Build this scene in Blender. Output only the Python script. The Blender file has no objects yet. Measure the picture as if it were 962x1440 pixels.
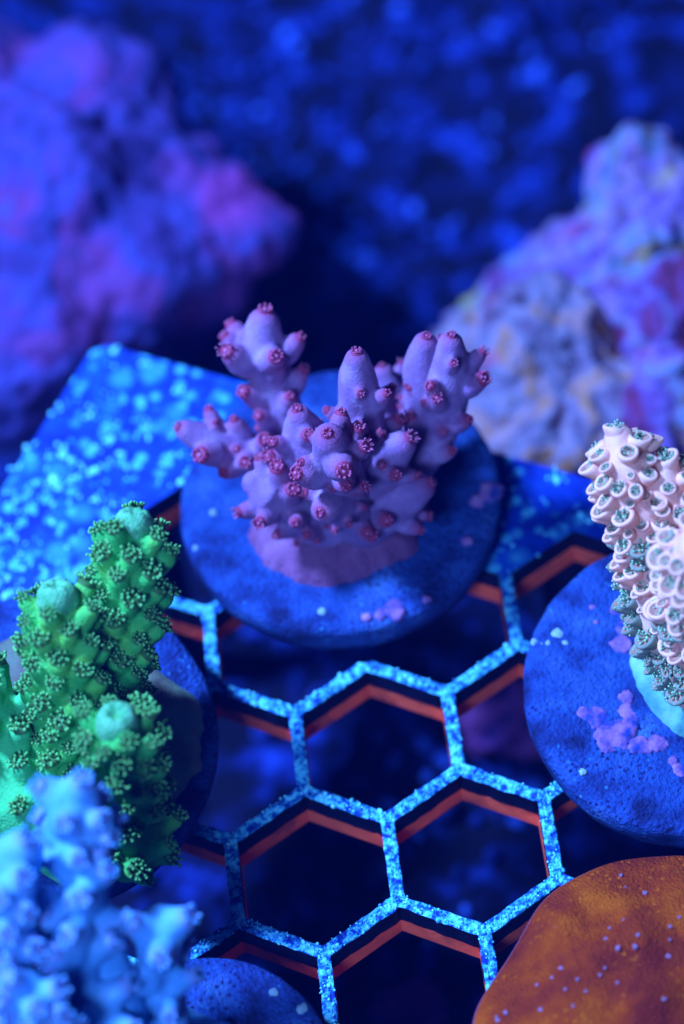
import bpy, bmesh, math, random
import numpy as np
from mathutils import Vector, Matrix, Quaternion, noise
from mathutils.geometry import tessellate_polygon
R = math.radians
random.seed(7)
CM = 0.01                                   # everything below is measured in centimetres
scene = bpy.context.scene
col = scene.collection
scene.unit_settings.system = 'METRIC'

# ---------------------------------------------------------------- camera (100 mm macro, looking down into the tank)
PITCH, ROLL = 0.96113, R(-8.0)
TARGET, DIST = Vector((-0.0192, 2.5092, 0.0)), 26.8056
FWD = Vector((0, math.cos(PITCH), -math.sin(PITCH)))
_r = Vector((1, 0, 0)); _u = _r.cross(FWD)
RIGHT = math.cos(ROLL) * _r + math.sin(ROLL) * _u
UP = -math.sin(ROLL) * _r + math.cos(ROLL) * _u
EYE = TARGET - DIST * FWD
cam_data = bpy.data.cameras.new('camera')
cam = bpy.data.objects.new('camera', cam_data); col.objects.link(cam)
m = Matrix((RIGHT, UP, -FWD)).transposed().to_4x4(); m.translation = EYE * CM
cam.matrix_world = m
cam_data.sensor_fit = 'VERTICAL'; cam_data.sensor_height = 36; cam_data.sensor_width = 24
cam_data.lens = 100.0
cam_data.clip_start = 0.005; cam_data.clip_end = 10
cam_data.dof.use_dof = True
cam_data.dof.focus_distance = 0.2425
cam_data.dof.aperture_fstop = 14.5
cam_data.dof.aperture_blades = 0
scene.camera = cam

# ---------------------------------------------------------------- world, the blue aquarium lamp and an added front fill
world = bpy.data.worlds.new('World'); scene.world = world; world.use_nodes = True
bg = world.node_tree.nodes['Background']
bg.inputs[0].default_value = (0.015, 0.07, 1.0, 1); bg.inputs[1].default_value = 0.095

def lamp(name, pos, aim, size, power, color):
    d = bpy.data.lights.new(name, 'AREA'); d.shape = 'DISK'; d.size = size * CM
    d.energy = power; d.color = color
    o = bpy.data.objects.new(name, d); col.objects.link(o)
    o.location = Vector(pos) * CM
    o.rotation_euler = (Vector(aim) - Vector(pos)).to_track_quat('-Z', 'Y').to_euler()
    return o
LED = (0.16, 0.345, 1.0)
lamp('reef_and_fill_lamp', (-19, 8, 28), (0, 3, 0), 5, 6.6, LED)          # main puck of the fixture, up and to the left
lamp('reef_and_fill_lamp', (-10, -20, 25), (0, 2, 0), 8, 1.5, LED)           # weaker fill, added at the front to light the orange strut walls

scene.view_settings.view_transform = 'Standard'; scene.view_settings.look = 'None'
scene.view_settings.exposure = 0.0; scene.view_settings.gamma = 1.0
scene.view_settings.use_curve_mapping = False
scene.render.engine = 'CYCLES'
scene.cycles.use_denoising = True
scene.cycles.max_bounces = 6

# ---------------------------------------------------------------- helpers
def P(px, py, h=0.0):
    """point at height h (cm) that the photograph's pixel (px, py) looks at"""
    d = FWD + RIGHT * ((px - 481) / 4000.0) + UP * ((720 - py) / 4000.0)
    t = (h - EYE.z) / d.z
    return EYE + d * t
def V(*a): return Vector(a)

_mats = {}
def ramp_mat(name, stops, scale=3.0, detail=6, rough=0.6, bump=0.15, bump_scale=12.0, bump_dist=0.03,
             spots=None, sss=0.0, spec=0.15, interp='LINEAR', coat=0.0, distort=0.0):
    """procedural material: noise through a colour ramp, optional voronoi spots, fine noise bump (all in cm)"""
    if name in _mats: return _mats[name]
    mt = bpy.data.materials.new(name); mt.use_nodes = True
    nt = mt.node_tree; N = nt.nodes; L = nt.links
    bs = N['Principled BSDF']
    tc = N.new('ShaderNodeTexCoord'); mp = N.new('ShaderNodeMapping'); mp.inputs['Scale'].default_value = (100, 100, 100)
    L.new(tc.outputs['Object'], mp.inputs[0])
    n1 = N.new('ShaderNodeTexNoise'); n1.inputs['Scale'].default_value = scale; n1.inputs['Detail'].default_value = detail
    n1.inputs['Roughness'].default_value = 0.6; n1.inputs['Distortion'].default_value = distort
    L.new(mp.outputs[0], n1.inputs['Vector'])
    cr = N.new('ShaderNodeValToRGB'); cr.color_ramp.interpolation = interp
    el = cr.color_ramp.elements
    while len(el) > 1: el.remove(el[-1])
    el[0].position = stops[0][0]; el[0].color = (*stops[0][1], 1)
    for p_, c_ in stops[1:]:
        e = el.new(p_); e.color = (*c_, 1)
    L.new(n1.outputs['Fac'], cr.inputs[0])
    out = cr.outputs[0]
    for sp in (spots or []):                      # (colour, cell scale, threshold, softness, noise gate)
        c_, vs, th, so, gate = sp
        vo = N.new('ShaderNodeTexVoronoi'); vo.inputs['Scale'].default_value = vs; vo.inputs['Randomness'].default_value = 1
        L.new(mp.outputs[0], vo.inputs['Vector'])
        mr = N.new('ShaderNodeMapRange'); mr.inputs['From Min'].default_value = th; mr.inputs['From Max'].default_value = th + so
        mr.inputs['To Min'].default_value = 1; mr.inputs['To Max'].default_value = 0
        L.new(vo.outputs['Distance'], mr.inputs['Value'])
        fac = mr.outputs[0]
        if gate is not None:
            n2 = N.new('ShaderNodeTexNoise'); n2.inputs['Scale'].default_value = gate[0]; n2.inputs['Detail'].default_value = 3
            L.new(mp.outputs[0], n2.inputs['Vector'])
            m2 = N.new('ShaderNodeMapRange'); m2.inputs['From Min'].default_value = gate[1]; m2.inputs['From Max'].default_value = gate[1] + 0.08
            L.new(n2.outputs['Fac'], m2.inputs['Value'])
            mu = N.new('ShaderNodeMath'); mu.operation = 'MULTIPLY'
            L.new(fac, mu.inputs[0]); L.new(m2.outputs[0], mu.inputs[1]); fac = mu.outputs[0]
        mx = N.new('ShaderNodeMix'); mx.data_type = 'RGBA'
        L.new(fac, mx.inputs['Factor']); L.new(out, mx.inputs['A']); mx.inputs['B'].default_value = (*c_, 1)
        out = mx.outputs['Result']
    L.new(out, bs.inputs['Base Color'])
    bs.inputs['Roughness'].default_value = rough
    bs.inputs['Specular IOR Level'].default_value = spec
    if coat: bs.inputs['Coat Weight'].default_value = coat; bs.inputs['Coat Roughness'].default_value = 0.25
    if sss:
        bs.inputs['Subsurface Weight'].default_value = sss
        bs.inputs['Subsurface Radius'].default_value = (1.0, 0.8, 0.8); bs.inputs['Subsurface Scale'].default_value = 0.0008
    if bump:
        nb = N.new('ShaderNodeTexNoise'); nb.inputs['Scale'].default_value = bump_scale; nb.inputs['Detail'].default_value = 6
        L.new(mp.outputs[0], nb.inputs['Vector'])
        bp = N.new('ShaderNodeBump'); bp.inputs['Strength'].default_value = bump; bp.inputs['Distance'].default_value = bump_dist * CM
        L.new(nb.outputs['Fac'], bp.inputs['Height']); L.new(bp.outputs[0], bs.inputs['Normal'])
    _mats[name] = mt
    return mt

def tint(mt, colour, amount=0.8):
    """let a material run to another colour where the mesh attribute 'tip' is high (flesh round the polyp mouths)"""
    nt = mt.node_tree; N = nt.nodes; L = nt.links; bs = N['Principled BSDF']
    src = bs.inputs['Base Color'].links[0].from_socket
    at = N.new('ShaderNodeAttribute'); at.attribute_name = 'tip'
    mu = N.new('ShaderNodeMath'); mu.operation = 'MULTIPLY'; mu.inputs[1].default_value = amount; L.new(at.outputs['Fac'], mu.inputs[0])
    mx = N.new('ShaderNodeMix'); mx.data_type = 'RGBA'
    L.new(mu.outputs[0], mx.inputs['Factor']); L.new(src, mx.inputs['A']); mx.inputs['B'].default_value = (*colour, 1)
    L.new(mx.outputs['Result'], bs.inputs['Base Color'])

def tip_attr(me, pts, base, r):
    n = len(me.vertices); co = np.empty(n * 3); me.vertices.foreach_get('co', co); co = co.reshape(-1, 3) * 100
    best = np.full(n, 9.0)
    for p, s_ in pts:
        q = np.array(p - base); best = np.minimum(best, np.linalg.norm(co - q, axis=1) / s_)
    a = me.attributes.new('tip', 'FLOAT', 'POINT')
    a.data.foreach_set('value', np.clip(1.25 - best / r, 0, 1))

def tag(o, label=None, cat=None, group=None, kind=None):
    if label: o['label'] = label
    if cat: o['category'] = cat
    if group: o['group'] = group
    if kind: o['kind'] = kind
    return o

def mesh_data(name, verts, faces, mats, fmat=None, smooth=True, base=Vector((0, 0, 0))):
    me = bpy.data.meshes.new(name)
    b = tuple(base)
    me.from_pydata([((v[0] - b[0]) * CM, (v[1] - b[1]) * CM, (v[2] - b[2]) * CM) for v in verts], [], faces)
    for mt in (mats if isinstance(mats, (list, tuple)) else [mats]): me.materials.append(mt)
    if fmat is not None: me.polygons.foreach_set('material_index', fmat)
    me.polygons.foreach_set('use_smooth', [smooth] * len(me.polygons))
    me.update()
    return me

def link(name, me, parent=None):
    o = bpy.data.objects.new(name, me); col.objects.link(o)
    if parent: o.parent = parent
    return o

class Thing:
    def __init__(self, name, label, cat, base, group=None):
        self.base = Vector(base)
        self.root = bpy.data.objects.new(name, None); col.objects.link(self.root)
        self.root.empty_display_size = 0.005
        self.root.location = self.base * CM
        tag(self.root, label, cat, group)
    def add(self, name, geo, mats, parent=None, fmat=None, smooth=True, kind=None, label=None):
        o = link(name, mesh_data(name, geo[0], geo[1], mats, fmat, smooth, self.base), parent or self.root)
        return tag(o, label, None, None, kind)
    def add_mesh(self, name, me, parent=None, label=None):
        o = link(name, me, parent or self.root); return tag(o, label)
    def place(self, name, me, pos, normal, parent=None, scale=1.0, spin=None):
        o = link(name, me, parent or self.root)
        o.location = (Vector(pos) - self.base) * CM
        o.rotation_mode = 'QUATERNION'
        q = Vector((0, 0, 1)).rotation_difference(Vector(normal).normalized())
        o.rotation_quaternion = q @ Quaternion((0, 0, 1), random.uniform(0, 6.28) if spin is None else spin)
        o.scale = (scale,) * 3 if not isinstance(scale, (tuple, list)) else scale
        return o

# --- geometry (lists of verts and faces, in cm)
def frame(d):
    d = Vector(d).normalized()
    a = Vector((0, 0, 1)) if abs(d.z) < 0.9 else Vector((1, 0, 0))
    x = a.cross(d).normalized(); return x, d.cross(x)

def tube(chain, seg=12, cap=3):
    """closed tube with rounded ends through [(point, radius)]"""
    pts = [(Vector(p), r) for p, r in chain]
    rings = []
    d0 = (pts[1][0] - pts[0][0]).normalized(); d1 = (pts[-1][0] - pts[-2][0]).normalized()
    p, r = pts[0]
    for k in range(cap, 0, -1):
        a = math.pi / 2 * k / (cap + 0.35); rings.append((p - d0 * r * math.sin(a), r * math.cos(a), d0))
    for i, (p, r) in enumerate(pts):
        a = pts[max(i - 1, 0)][0]; b = pts[min(i + 1, len(pts) - 1)][0]
        rings.append((p, r, (b - a).normalized()))
    p, r = pts[-1]
    for k in range(1, cap + 1):
        a = math.pi / 2 * k / (cap + 0.35); rings.append((p + d1 * r * math.sin(a), r * math.cos(a), d1))
    vs, fs = [], []
    x = None
    for c, r, d in rings:
        if x is None: x, y = frame(d)
        else:
            x = (x - d * x.dot(d)).normalized(); y = d.cross(x)
        for k in range(seg):
            t = 2 * math.pi * k / seg
            vs.append(c + (x * math.cos(t) + y * math.sin(t)) * r)
    n = len(rings)
    for i in range(n - 1):
        for k in range(seg):
            k2 = (k + 1) % seg
            fs.append((i * seg + k, i * seg + k2, (i + 1) * seg + k2, (i + 1) * seg + k))
    fs.append(tuple(range(seg - 1, -1, -1))); fs.append(tuple((n - 1) * seg + k for k in range(seg)))
    return vs, fs

def ball(c, r, seg=14, rings=9, sc=(1, 1, 1)):
    c = Vector(c); vs = [c + V(0, 0, -r * sc[2])]; fs = []
    for i in range(1, rings):
        a = -math.pi / 2 + math.pi * i / rings
        for k in range(seg):
            t = 2 * math.pi * k / seg
            vs.append(c + V(math.cos(a) * math.cos(t) * r * sc[0], math.cos(a) * math.sin(t) * r * sc[1], math.sin(a) * r * sc[2]))
    vs.append(c + V(0, 0, r * sc[2]))
    for k in range(seg):
        fs.append((0, 1 + (k + 1) % seg, 1 + k))
        for i in range(rings - 2):
            a = 1 + i * seg
            fs.append((a + k, a + (k + 1) % seg, a + seg + (k + 1) % seg, a + seg + k))
        a = 1 + (rings - 2) * seg
        fs.append((a + k, a + (k + 1) % seg, len(vs) - 1))
    return vs, fs

def merge(*geos):
    vs, fs = [], []
    for v, f in geos:
        o = len(vs); vs.extend(v); fs.extend([tuple(i + o for i in q) for q in f])
    return vs, fs

def fuse(name, geo, mats, voxel, smooth_it, base, disp=None):
    """voxel-fuse overlapping closed shapes into one continuous skin, smooth it, then displace along the normals"""
    me = mesh_data('tmp', geo[0], geo[1], mats, base=base)
    o = bpy.data.objects.new('tmp', me); col.objects.link(o)
    md = o.modifiers.new('r', 'REMESH'); md.mode = 'VOXEL'; md.voxel_size = voxel * CM; md.use_smooth_shade = True
    if smooth_it:
        s = o.modifiers.new('s', 'SMOOTH'); s.factor = 0.5; s.iterations = smooth_it
    dg = bpy.context.evaluated_depsgraph_get()
    out = bpy.data.meshes.new_from_object(o.evaluated_get(dg))
    bpy.data.objects.remove(o); bpy.data.meshes.remove(me)
    out.name = name
    out.materials.clear()
    for mt in (mats if isinstance(mats, (list, tuple)) else [mats]): out.materials.append(mt)
    n = len(out.vertices)
    out.polygons.foreach_set('use_smooth', [True] * len(out.polygons))
    out.polygons.foreach_set('material_index', [0] * len(out.polygons))
    if disp:
        co = np.empty(n * 3); out.vertices.foreach_get('co', co); co = co.reshape(-1, 3)
        no = np.empty(n * 3); out.vertices.foreach_get('normal', no); no = no.reshape(-1, 3)
        add = np.array([disp(Vector(c) * 100) for c in co]) * CM
        out.vertices.foreach_set('co', (co + no * add[:, None]).ravel())
    out.update()
    return out

def resample(chain, step=0.12):
    """smooth a coarse [(point, radius)] chain with Catmull-Rom"""
    pts = [(Vector(p), r) for p, r in chain]
    out = []
    for i in range(len(pts) - 1):
        p0, r0 = pts[max(i - 1, 0)]; p1, r1 = pts[i]; p2, r2 = pts[i + 1]; p3, r3 = pts[min(i + 2, len(pts) - 1)]
        n = max(1, int((p2 - p1).length / step))
        for k in range(n):
            t = k / n
            q = 0.5 * (2 * p1 + (p2 - p0) * t + (2 * p0 - 5 * p1 + 4 * p2 - p3) * t * t + (3 * p1 - p0 - 3 * p2 + p3) * t ** 3)
            out.append((q, r1 + (r2 - r1) * t))
    out.append(pts[-1])
    return out

def pix(*q):                              # chain from (px, py, height, radius) rows
    return [(P(a, b, h), r) for a, b, h, r in q]

# ---------------------------------------------------------------- materials (base colours)
M = {}
M['plate'] = ramp_mat('rack_blue_plastic', [(0.32, (0.001, 0.010, 0.13)), (0.5, (0.002, 0.030, 0.27)), (0.7, (0.004, 0.075, 0.40))], 2.2, 8, 0.55, 0.5, 22, 0.03,
                      spots=[((0.07, 0.42, 0.52), 6.0, 0.22, 0.20, (1.3, 0.46)), ((0.03, 0.22, 0.42), 3.0, 0.2, 0.3, (0.8, 0.48))])
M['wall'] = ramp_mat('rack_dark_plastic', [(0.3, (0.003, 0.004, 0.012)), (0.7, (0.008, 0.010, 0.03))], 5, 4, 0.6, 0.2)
M['grain'] = ramp_mat('white_grains', [(0.36, (0.02, 0.17, 0.40)), (0.46, (0.08, 0.46, 0.58)), (0.58, (0.22, 0.78, 0.74))], 9, 3, 0.6, 0.2)
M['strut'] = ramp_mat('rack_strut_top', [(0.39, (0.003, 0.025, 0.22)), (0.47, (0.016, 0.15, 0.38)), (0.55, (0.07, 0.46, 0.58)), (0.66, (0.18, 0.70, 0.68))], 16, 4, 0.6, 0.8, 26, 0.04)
# fluorescent orange plastic turns blue light into red: it returns more red than falls on it
M['orange'] = ramp_mat('rack_orange_plastic', [(0.34, (0.55, 0.07, 0.05)), (0.44, (1.05, 0.12, 0.045)), (0.7, (1.5, 0.17, 0.06))], 2.5, 8, 0.7, 0.4)
M['plug'] = ramp_mat('plug_cement', [(0.34, (0.006, 0.012, 0.06)), (0.43, (0.012, 0.032, 0.14)), (0.52, (0.016, 0.06, 0.22)), (0.60, (0.03, 0.08, 0.25)), (0.7, (0.05, 0.14, 0.32))], 2.2, 14, 0.85, 1.0, 26, 0.05,
                     spots=[((0.010, 0.012, 0.08), 18, 0.17, 0.24, (1.1, 0.46)), ((0.03, 0.16, 0.34), 11, 0.12, 0.12, (2.6, 0.52))])
M['coralline'] = ramp_mat('pink_coralline', [(0.38, (0.02, 0.04, 0.20)), (0.46, (0.15, 0.07, 0.22)), (0.56, (0.30, 0.12, 0.26)), (0.70, (0.42, 0.20, 0.32))], 6, 10, 0.7, 0.4, 20)
M['pale_spot'] = ramp_mat('pale_crust', [(0.3, (0.14, 0.25, 0.28)), (0.7, (0.30, 0.42, 0.40))], 6, 5, 0.7, 0.4, 20)

# ================================================================ THE SETTING
SAND = -4.6
def ground_h(x, y):
    return SAND + 0.55 * noise.noise(V(x * 0.35, y * 0.35, 3)) + 0.28 * noise.noise(V(x * 1.1, y * 1.1, 9))
n = 130; span = 44
gv = [(-span / 2 + span * i / n, 4 - span / 2 + span * j / n) for j in range(n + 1) for i in range(n + 1)]
gv = [(x, y, ground_h(x, y)) for x, y in gv]
gf = [(j * (n + 1) + i, j * (n + 1) + i + 1, (j + 1) * (n + 1) + i + 1, (j + 1) * (n + 1) + i) for j in range(n) for i in range(n)]
M['sand'] = ramp_mat('dark_reef_floor', [(0.43, (0.0004, 0.001, 0.010)), (0.53, (0.0015, 0.005, 0.05)), (0.61, (0.006, 0.022, 0.18)), (0.72, (0.02, 0.07, 0.40))], 2.2, 6, 0.9, 0.6, 6, 0.1)
ground = link('reef_floor', mesh_data('reef_floor', gv, gf, M['sand']))
tag(ground, kind='structure')

# loose rubble on the floor: nobody could count it
def pebble(c, r, rng):
    v, f = ico
    q = Quaternion((rng.random() - .5, rng.random() - .5, rng.random() - .5, rng.random() - .5)).normalized()
    s = V(rng.uniform(.7, 1.3), rng.uniform(.7, 1.2), rng.uniform(.5, .9))
    return [c + q @ V(a.x * s.x, a.y * s.y, a.z * s.z) * r * (1 + 0.25 * noise.noise(a * 2 + c)) for a in v], f
_bm = bmesh.new(); bmesh.ops.create_icosphere(_bm, subdivisions=1, radius=1)
ico = ([v.co.copy() for v in _bm.verts], [tuple(v.index for v in f.verts) for f in _bm.faces]); _bm.free()
rng = random.Random(5)
M['rubble'] = ramp_mat('reef_rubble', [(0.41, (0.001, 0.003, 0.025)), (0.51, (0.005, 0.018, 0.15)), (0.65, (0.04, 0.12, 0.55))], 1.5, 5, 0.9, 0.5, 12)
geo = []
for k in range(3200):
    x, y = rng.uniform(-9, 9), rng.uniform(-5, 17)
    if noise.noise(V(x * 0.5, y * 0.5, 40)) < -0.12: continue
    r = rng.choice([.06, .08, .11, .16]) * rng.uniform(.7, 1.3)
    geo.append(pebble(V(x, y, ground_h(x, y) + r * 0.25), r, rng))
g = merge(*geo)
rub = link('reef_rubble', mesh_data('reef_rubble', g[0], g[1], M['rubble']))
tag(rub, 'scattered small dark blue rubble covering the tank floor below the rack', 'rubble', kind='stuff')

# ================================================================ LIVE ROCKS behind the rack
def rock(label, blobs, mat, base, vox=0.07, amp=1.0, seed=0.0, lobes=()):
    t = Thing('live_rock', label, 'rock', base)
    geo = merge(*[ball(P(a, b, h), r, sc=s) for a, b, h, r, s in blobs])
    off = V(seed, seed * 2, 5)
    def d(c):
        c = c + off
        return amp * (0.22 * noise.noise(c * 1.1) + 0.13 * noise.noise(c * 2.7) + 0.07 * noise.noise(c * 6.0) - 0.10 * max(0, noise.noise(c * 3.4 + V(9, 9, 9)) - 0.15) * 3)
    me = fuse('stone', geo, mat, vox, 6, t.base, d)
    t.add_mesh('stone', me)
    for nm, bl, mt in lobes:                                  # encrusted lobes with a colour of their own
        g = merge(*[ball(P(a, b, h), r, sc=s) for a, b, h, r, s in bl])
        t.add_mesh(nm, fuse(nm, g, mt, vox, 4, t.base, lambda c: .7 * d(c)))
    return t
M['rockL'] = ramp_mat('purple_live_rock', [(0.33, (0.0058, 0.0058, 0.0432)), (0.42, (0.0432, 0.0216, 0.1224)), (0.5, (0.0432, 0.0432, 0.2016)), (0.56, (0.0864, 0.0324, 0.1728)), (0.62, (0.144, 0.0288, 0.1368)), (0.68, (0.072, 0.0432, 0.1872)), (0.8, (0.0432, 0.1008, 0.2736))], 1.0, 7, 0.9, 0.8, 8, 0.08, distort=0.5,
                      spots=[((0.22, 0.035, 0.18), 0.55, 0.2, 0.2, (0.7, 0.50))])
M['rockR'] = ramp_mat('mottled_live_rock', [(0.33, (0.02, 0.006, 0.02)), (0.40, (0.15, 0.022, 0.07)), (0.45, (0.12, 0.045, 0.18)), (0.50, (0.14, 0.09, 0.26)), (0.54, (0.26, 0.13, 0.22)), (0.585, (0.10, 0.18, 0.32)), (0.62, (0.18, 0.10, 0.05)), (0.67, (0.17, 0.045, 0.16)), (0.74, (0.14, 0.22, 0.32))], 1.0, 10, 0.9, 0.8, 10, 0.08, distort=0.8,
                      spots=[((0.30, 0.04, 0.12), 0.8, 0.18, 0.12, (1.0, 0.50)), ((0.35, 0.27, 0.05), 1.1, 0.16, 0.14, (1.3, 0.52))])
rock('large blurred purple live rock at the upper left, behind the rack corner',
     [(120, 170, -1.9, 1.15, (1, 1, .9)), (60, 300, -1.9, 1.5, (1, 1, .9)), (180, 290, -2.0, 1.2, (1, 1, .8)), (130, 240, -1.75, 1.15, (1.1, 1, .8)), (170, 370, -1.95, 1.1, (1.1, 1, .75)), (330, 335, -2.0, .5, (1.5, .8, .6)), (285, 320, -2.0, .85, (1.15, 1, .7)), (255, 390, -2.3, .8, (1.1, 1, .7)),
      (20, 470, -2.2, 1.3, (1, 1, .8)), (170, 420, -2.6, 1.1, (1, 1, .7)), (100, 350, -3.4, 2.0, (1.1, 1.1, .8)), (-60, 200, -2.2, 1.6, (1, 1, .9))],
     M['rockL'], P(100, 350, SAND), amp=.62, seed=1.3)
M['rockCream'] = ramp_mat('cream_crust_rock', [(0.33, (0.057, 0.0228, 0.0274)), (0.41, (0.1522, 0.091, 0.1486)), (0.48, (0.1903, 0.1592, 0.2228)), (0.54, (0.3423, 0.1934, 0.2228)), (0.585, (0.3804, 0.1478, 0.0219)), (0.63, (0.2473, 0.182, 0.2526)), (0.72, (0.3995, 0.1251, 0.1783))], 1.3, 9, 0.9, 0.8, 10, 0.08, distort=0.8,
                          spots=[((0.34, 0.03, 0.08), 0.9, 0.12, 0.12, (1.0, 0.52)), ((0.42, 0.24, 0.03), 1.2, 0.2, 0.2, (0.9, 0.52))])
rock('pale mottled live rock with yellow and pink crusts at the right, behind the rack',
     [(900, 255, -1.2, .50, (1, 1, 1.0)), (955, 330, -1.5, .72, (1, 1, 1)), (870, 385, -1.6, .80, (1, 1, .9)), (960, 480, -1.7, 1.05, (1, 1, .8)),
      (930, 620, -2.0, 1.0, (1.1, 1, .8)), (860, 520, -3.4, 1.7, (1.2, 1.1, .85))],
     M['rockR'], P(860, 520, SAND), vox=0.045, amp=1.15, seed=4.1,
     lobes=[('pale_lobe', [(765, 500, -1.6, .86, (1, 1, .85)), (700, 520, -1.7, .64, (1.05, 1, .8)), (800, 590, -1.9, .98, (1.1, 1, .8)), (820, 440, -1.7, .6, (1, 1, .8))], M['rockCream'])])

# coralline-covered stones lying on the floor, seen through the hexagonal openings
M['pinkstone'] = ramp_mat('pink_stone', [(0.38, (0.02, 0.01, 0.09)), (0.48, (0.18, 0.04, 0.18)), (0.58, (0.30, 0.07, 0.24)), (0.7, (0.40, 0.16, 0.36))], 2.4, 6, 0.9, 0.6, 10)
def stone(label, px, py, r, seed, sc=(1, .8, .6), h=None):
    p = P(px, py, SAND + 0.4 if h is None else h)
    t = Thing('rubble_stone', label, 'stone', V(p.x, p.y, p.z - r * .6))
    me = fuse('stone_body', ball(p, r, sc=sc), M['pinkstone'], 0.05, 2, t.base,
              lambda c: 0.5 * r * noise.noise(c * 2.2 + V(seed, 0, 0)) + 0.13 * noise.noise(c * 5 + V(seed, 1, 2)))
    t.add_mesh('stone_body', me)
stone('dull pink stone on the floor under the bottom hexagon', 578, 1418, .36, 3.0)
stone('dull pink stone on the floor beside the right plug, seen through the rack', 705, 1015, .55, 8.0)

# ================================================================ THE RACK
S3 = 3 ** 0.5; S = 0.80
YAW = -0.0041
def lat(gx, gy):
    x, y = gx * S, -gy * S
    return V(math.cos(YAW) * x - math.sin(YAW) * y, math.sin(YAW) * x + math.cos(YAW) * y, 0)
TOP_T, ORANGE_T, WID = 0.25, 0.21, 0.118      # dark upper layer, orange lower layer, strut width
rack = Thing('frag_rack', 'blue speckled plastic coral rack with hexagonal openings and an orange underside', 'rack', P(480, 900, -TOP_T - ORANGE_T))

# holes: pointy-top hexagons, everything behind the lattice edge stays a solid plate
holes = [(-S3, -3), (0, -3)] + [(S3 * (i + .5), -1.5) for i in (-2, -1, 0, 1, 2)] + [(S3 * i, 0) for i in range(-2, 4)] + \
        [(S3 * (i + .5), 1.5) for i in range(-3, 3)] + [(S3 * i, 3) for i in range(-2, 3)] + [(S3 * (i + .5), 4.5) for i in range(-3, 2)]
def hexv(c): return [(round(c[0] + dx, 4), round(c[1] + dy, 4)) for dx, dy in ((0, -1), (S3 / 2, -.5), (S3 / 2, .5), (0, 1), (-S3 / 2, .5), (-S3 / 2, -.5))]
edges = {}
for c in holes:
    hv = hexv(c)
    for a, b in zip(hv, hv[1:] + hv[:1]):
        edges.setdefault(tuple(sorted((a, b))), 0)
        edges[tuple(sorted((a, b)))] += 1
PLATE_EDGES = set()
inner = [(-5 * S3 / 2, .5), (-5 * S3 / 2, -.5), (-2 * S3, -1), (-2 * S3, -2), (-3 * S3 / 2, -2.5), (-3 * S3 / 2, -3.5), (-S3, -4), (-S3 / 2, -3.5), (0, -4),
         (S3 / 2, -3.5), (S3 / 2, -2.5), (S3, -2), (3 * S3 / 2, -2.5), (2 * S3, -2), (5 * S3 / 2, -2.5), (3 * S3, -2), (3 * S3, -1), (7 * S3 / 2, -.5), (7 * S3 / 2, .5)]
inner = [(round(a, 4), round(b, 4)) for a, b in inner]
for a, b in zip(inner, inner[1:]): PLATE_EDGES.add(tuple(sorted((a, b))))

def prism(poly, z0, z1):
    n = len(poly)
    vs = [V(p.x, p.y, z1) for p in poly] + [V(p.x, p.y, z0) for p in poly]
    top = tuple(range(n)); bot = tuple(range(2 * n - 1, n - 1, -1))
    return vs, [top, bot] + [(i, n + i, n + (i + 1) % n, (i + 1) % n) for i in range(n)]

def strut_poly(a, b, w, e=0.0):
    """outline of a strut between two lattice nodes; the pointed ends meet three to a node"""
    d = (b - a).normalized(); s = V(-d.y, d.x, 0); k = w / 2 / S3
    return [a + d * e, a + d * (k + e) - s * w / 2, b - d * (k + e) - s * w / 2, b - d * e, b - d * (k + e) + s * w / 2, a + d * (k + e) + s * w / 2]

def grains(poly_pts, count, rng, rmin, rmax, z=0.0):
    out = []
    v, f = ico0
    for _ in range(count):
        p = poly_pts(rng); r = rng.uniform(rmin, rmax) * (1.0 if rng.random() < .85 else 1.6)
        q = Quaternion((rng.random() - .5, rng.random() - .5, rng.random() - .5, rng.random() - .5)).normalized()
        s = (rng.uniform(.7, 1.7), rng.uniform(.7, 1.3), rng.uniform(.5, .9))
        out.append(([p + V(0, 0, z) + (q @ V(a.x * s[0], a.y * s[1], a.z * s[1])) * r * V(1, 1, 1).length / 1.732 for a in v], f))
    return merge(*out) if out else ([], [])
_bm = bmesh.new(); bmesh.ops.create_icosphere(_bm, subdivisions=1, radius=1)
ico0 = ([v.co.copy() for v in _bm.verts], [tuple(v.index for v in f.verts) for f in _bm.faces]); _bm.free()

def fine_strut(a, b, w, z0, z1, rng):
    """strut with a slightly ragged, subdivided top; its pointed ends meet three to a node"""
    d = (b - a).normalized(); s = V(-d.y, d.x, 0); k = w / 2 / S3; Ln = (b - a).length
    n = 14; vs = []; fs = []; fm = []
    us = (-1, -.8, -.35, 0, .35, .8, 1); m_ = len(us)
    def row(t, half, edge):
        c = a + d * t
        return [V(c.x + s.x * half * u, c.y + s.y * half * u, z1 + (0 if edge else .020 * noise.noise(V(c.x, c.y, u) * 8)) + (-.012 if abs(u) > .9 and not edge else 0)) for u in us]
    rows = [row(k * .0, .0005, True), row(k, w / 2, True)]
    for i in range(1, n):
        t = k + (Ln - 2 * k) * i / n; c = a + d * t
        rows.append(row(t, w / 2 * (1 + .18 * noise.noise(c * 7) + .10 * noise.noise(c * 17)), False))
    rows += [row(Ln - k, w / 2, True), row(Ln, .0005, True)]
    for r_ in rows: vs.extend(r_)
    for i in range(len(rows) - 1):
        for q in range(m_ - 1):
            o = i * m_ + q; fs.append((o, o + m_, o + m_ + 1, o + 1)); fm.append(0)
    for side in (0, m_ - 1):                                   # side walls have vertices of their own: a crisp edge
        o = len(vs)
        for r_ in rows:
            p = r_[side]; vs.append(p.copy()); vs.append(V(p.x, p.y, z0))
        for i in range(len(rows) - 1):
            q = (o + 2 * i, o + 2 * i + 1, o + 2 * i + 3, o + 2 * i + 2)
            fs.append(q if side == 0 else q[::-1]); fm.append(1)
    return (vs, fs), fm

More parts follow.
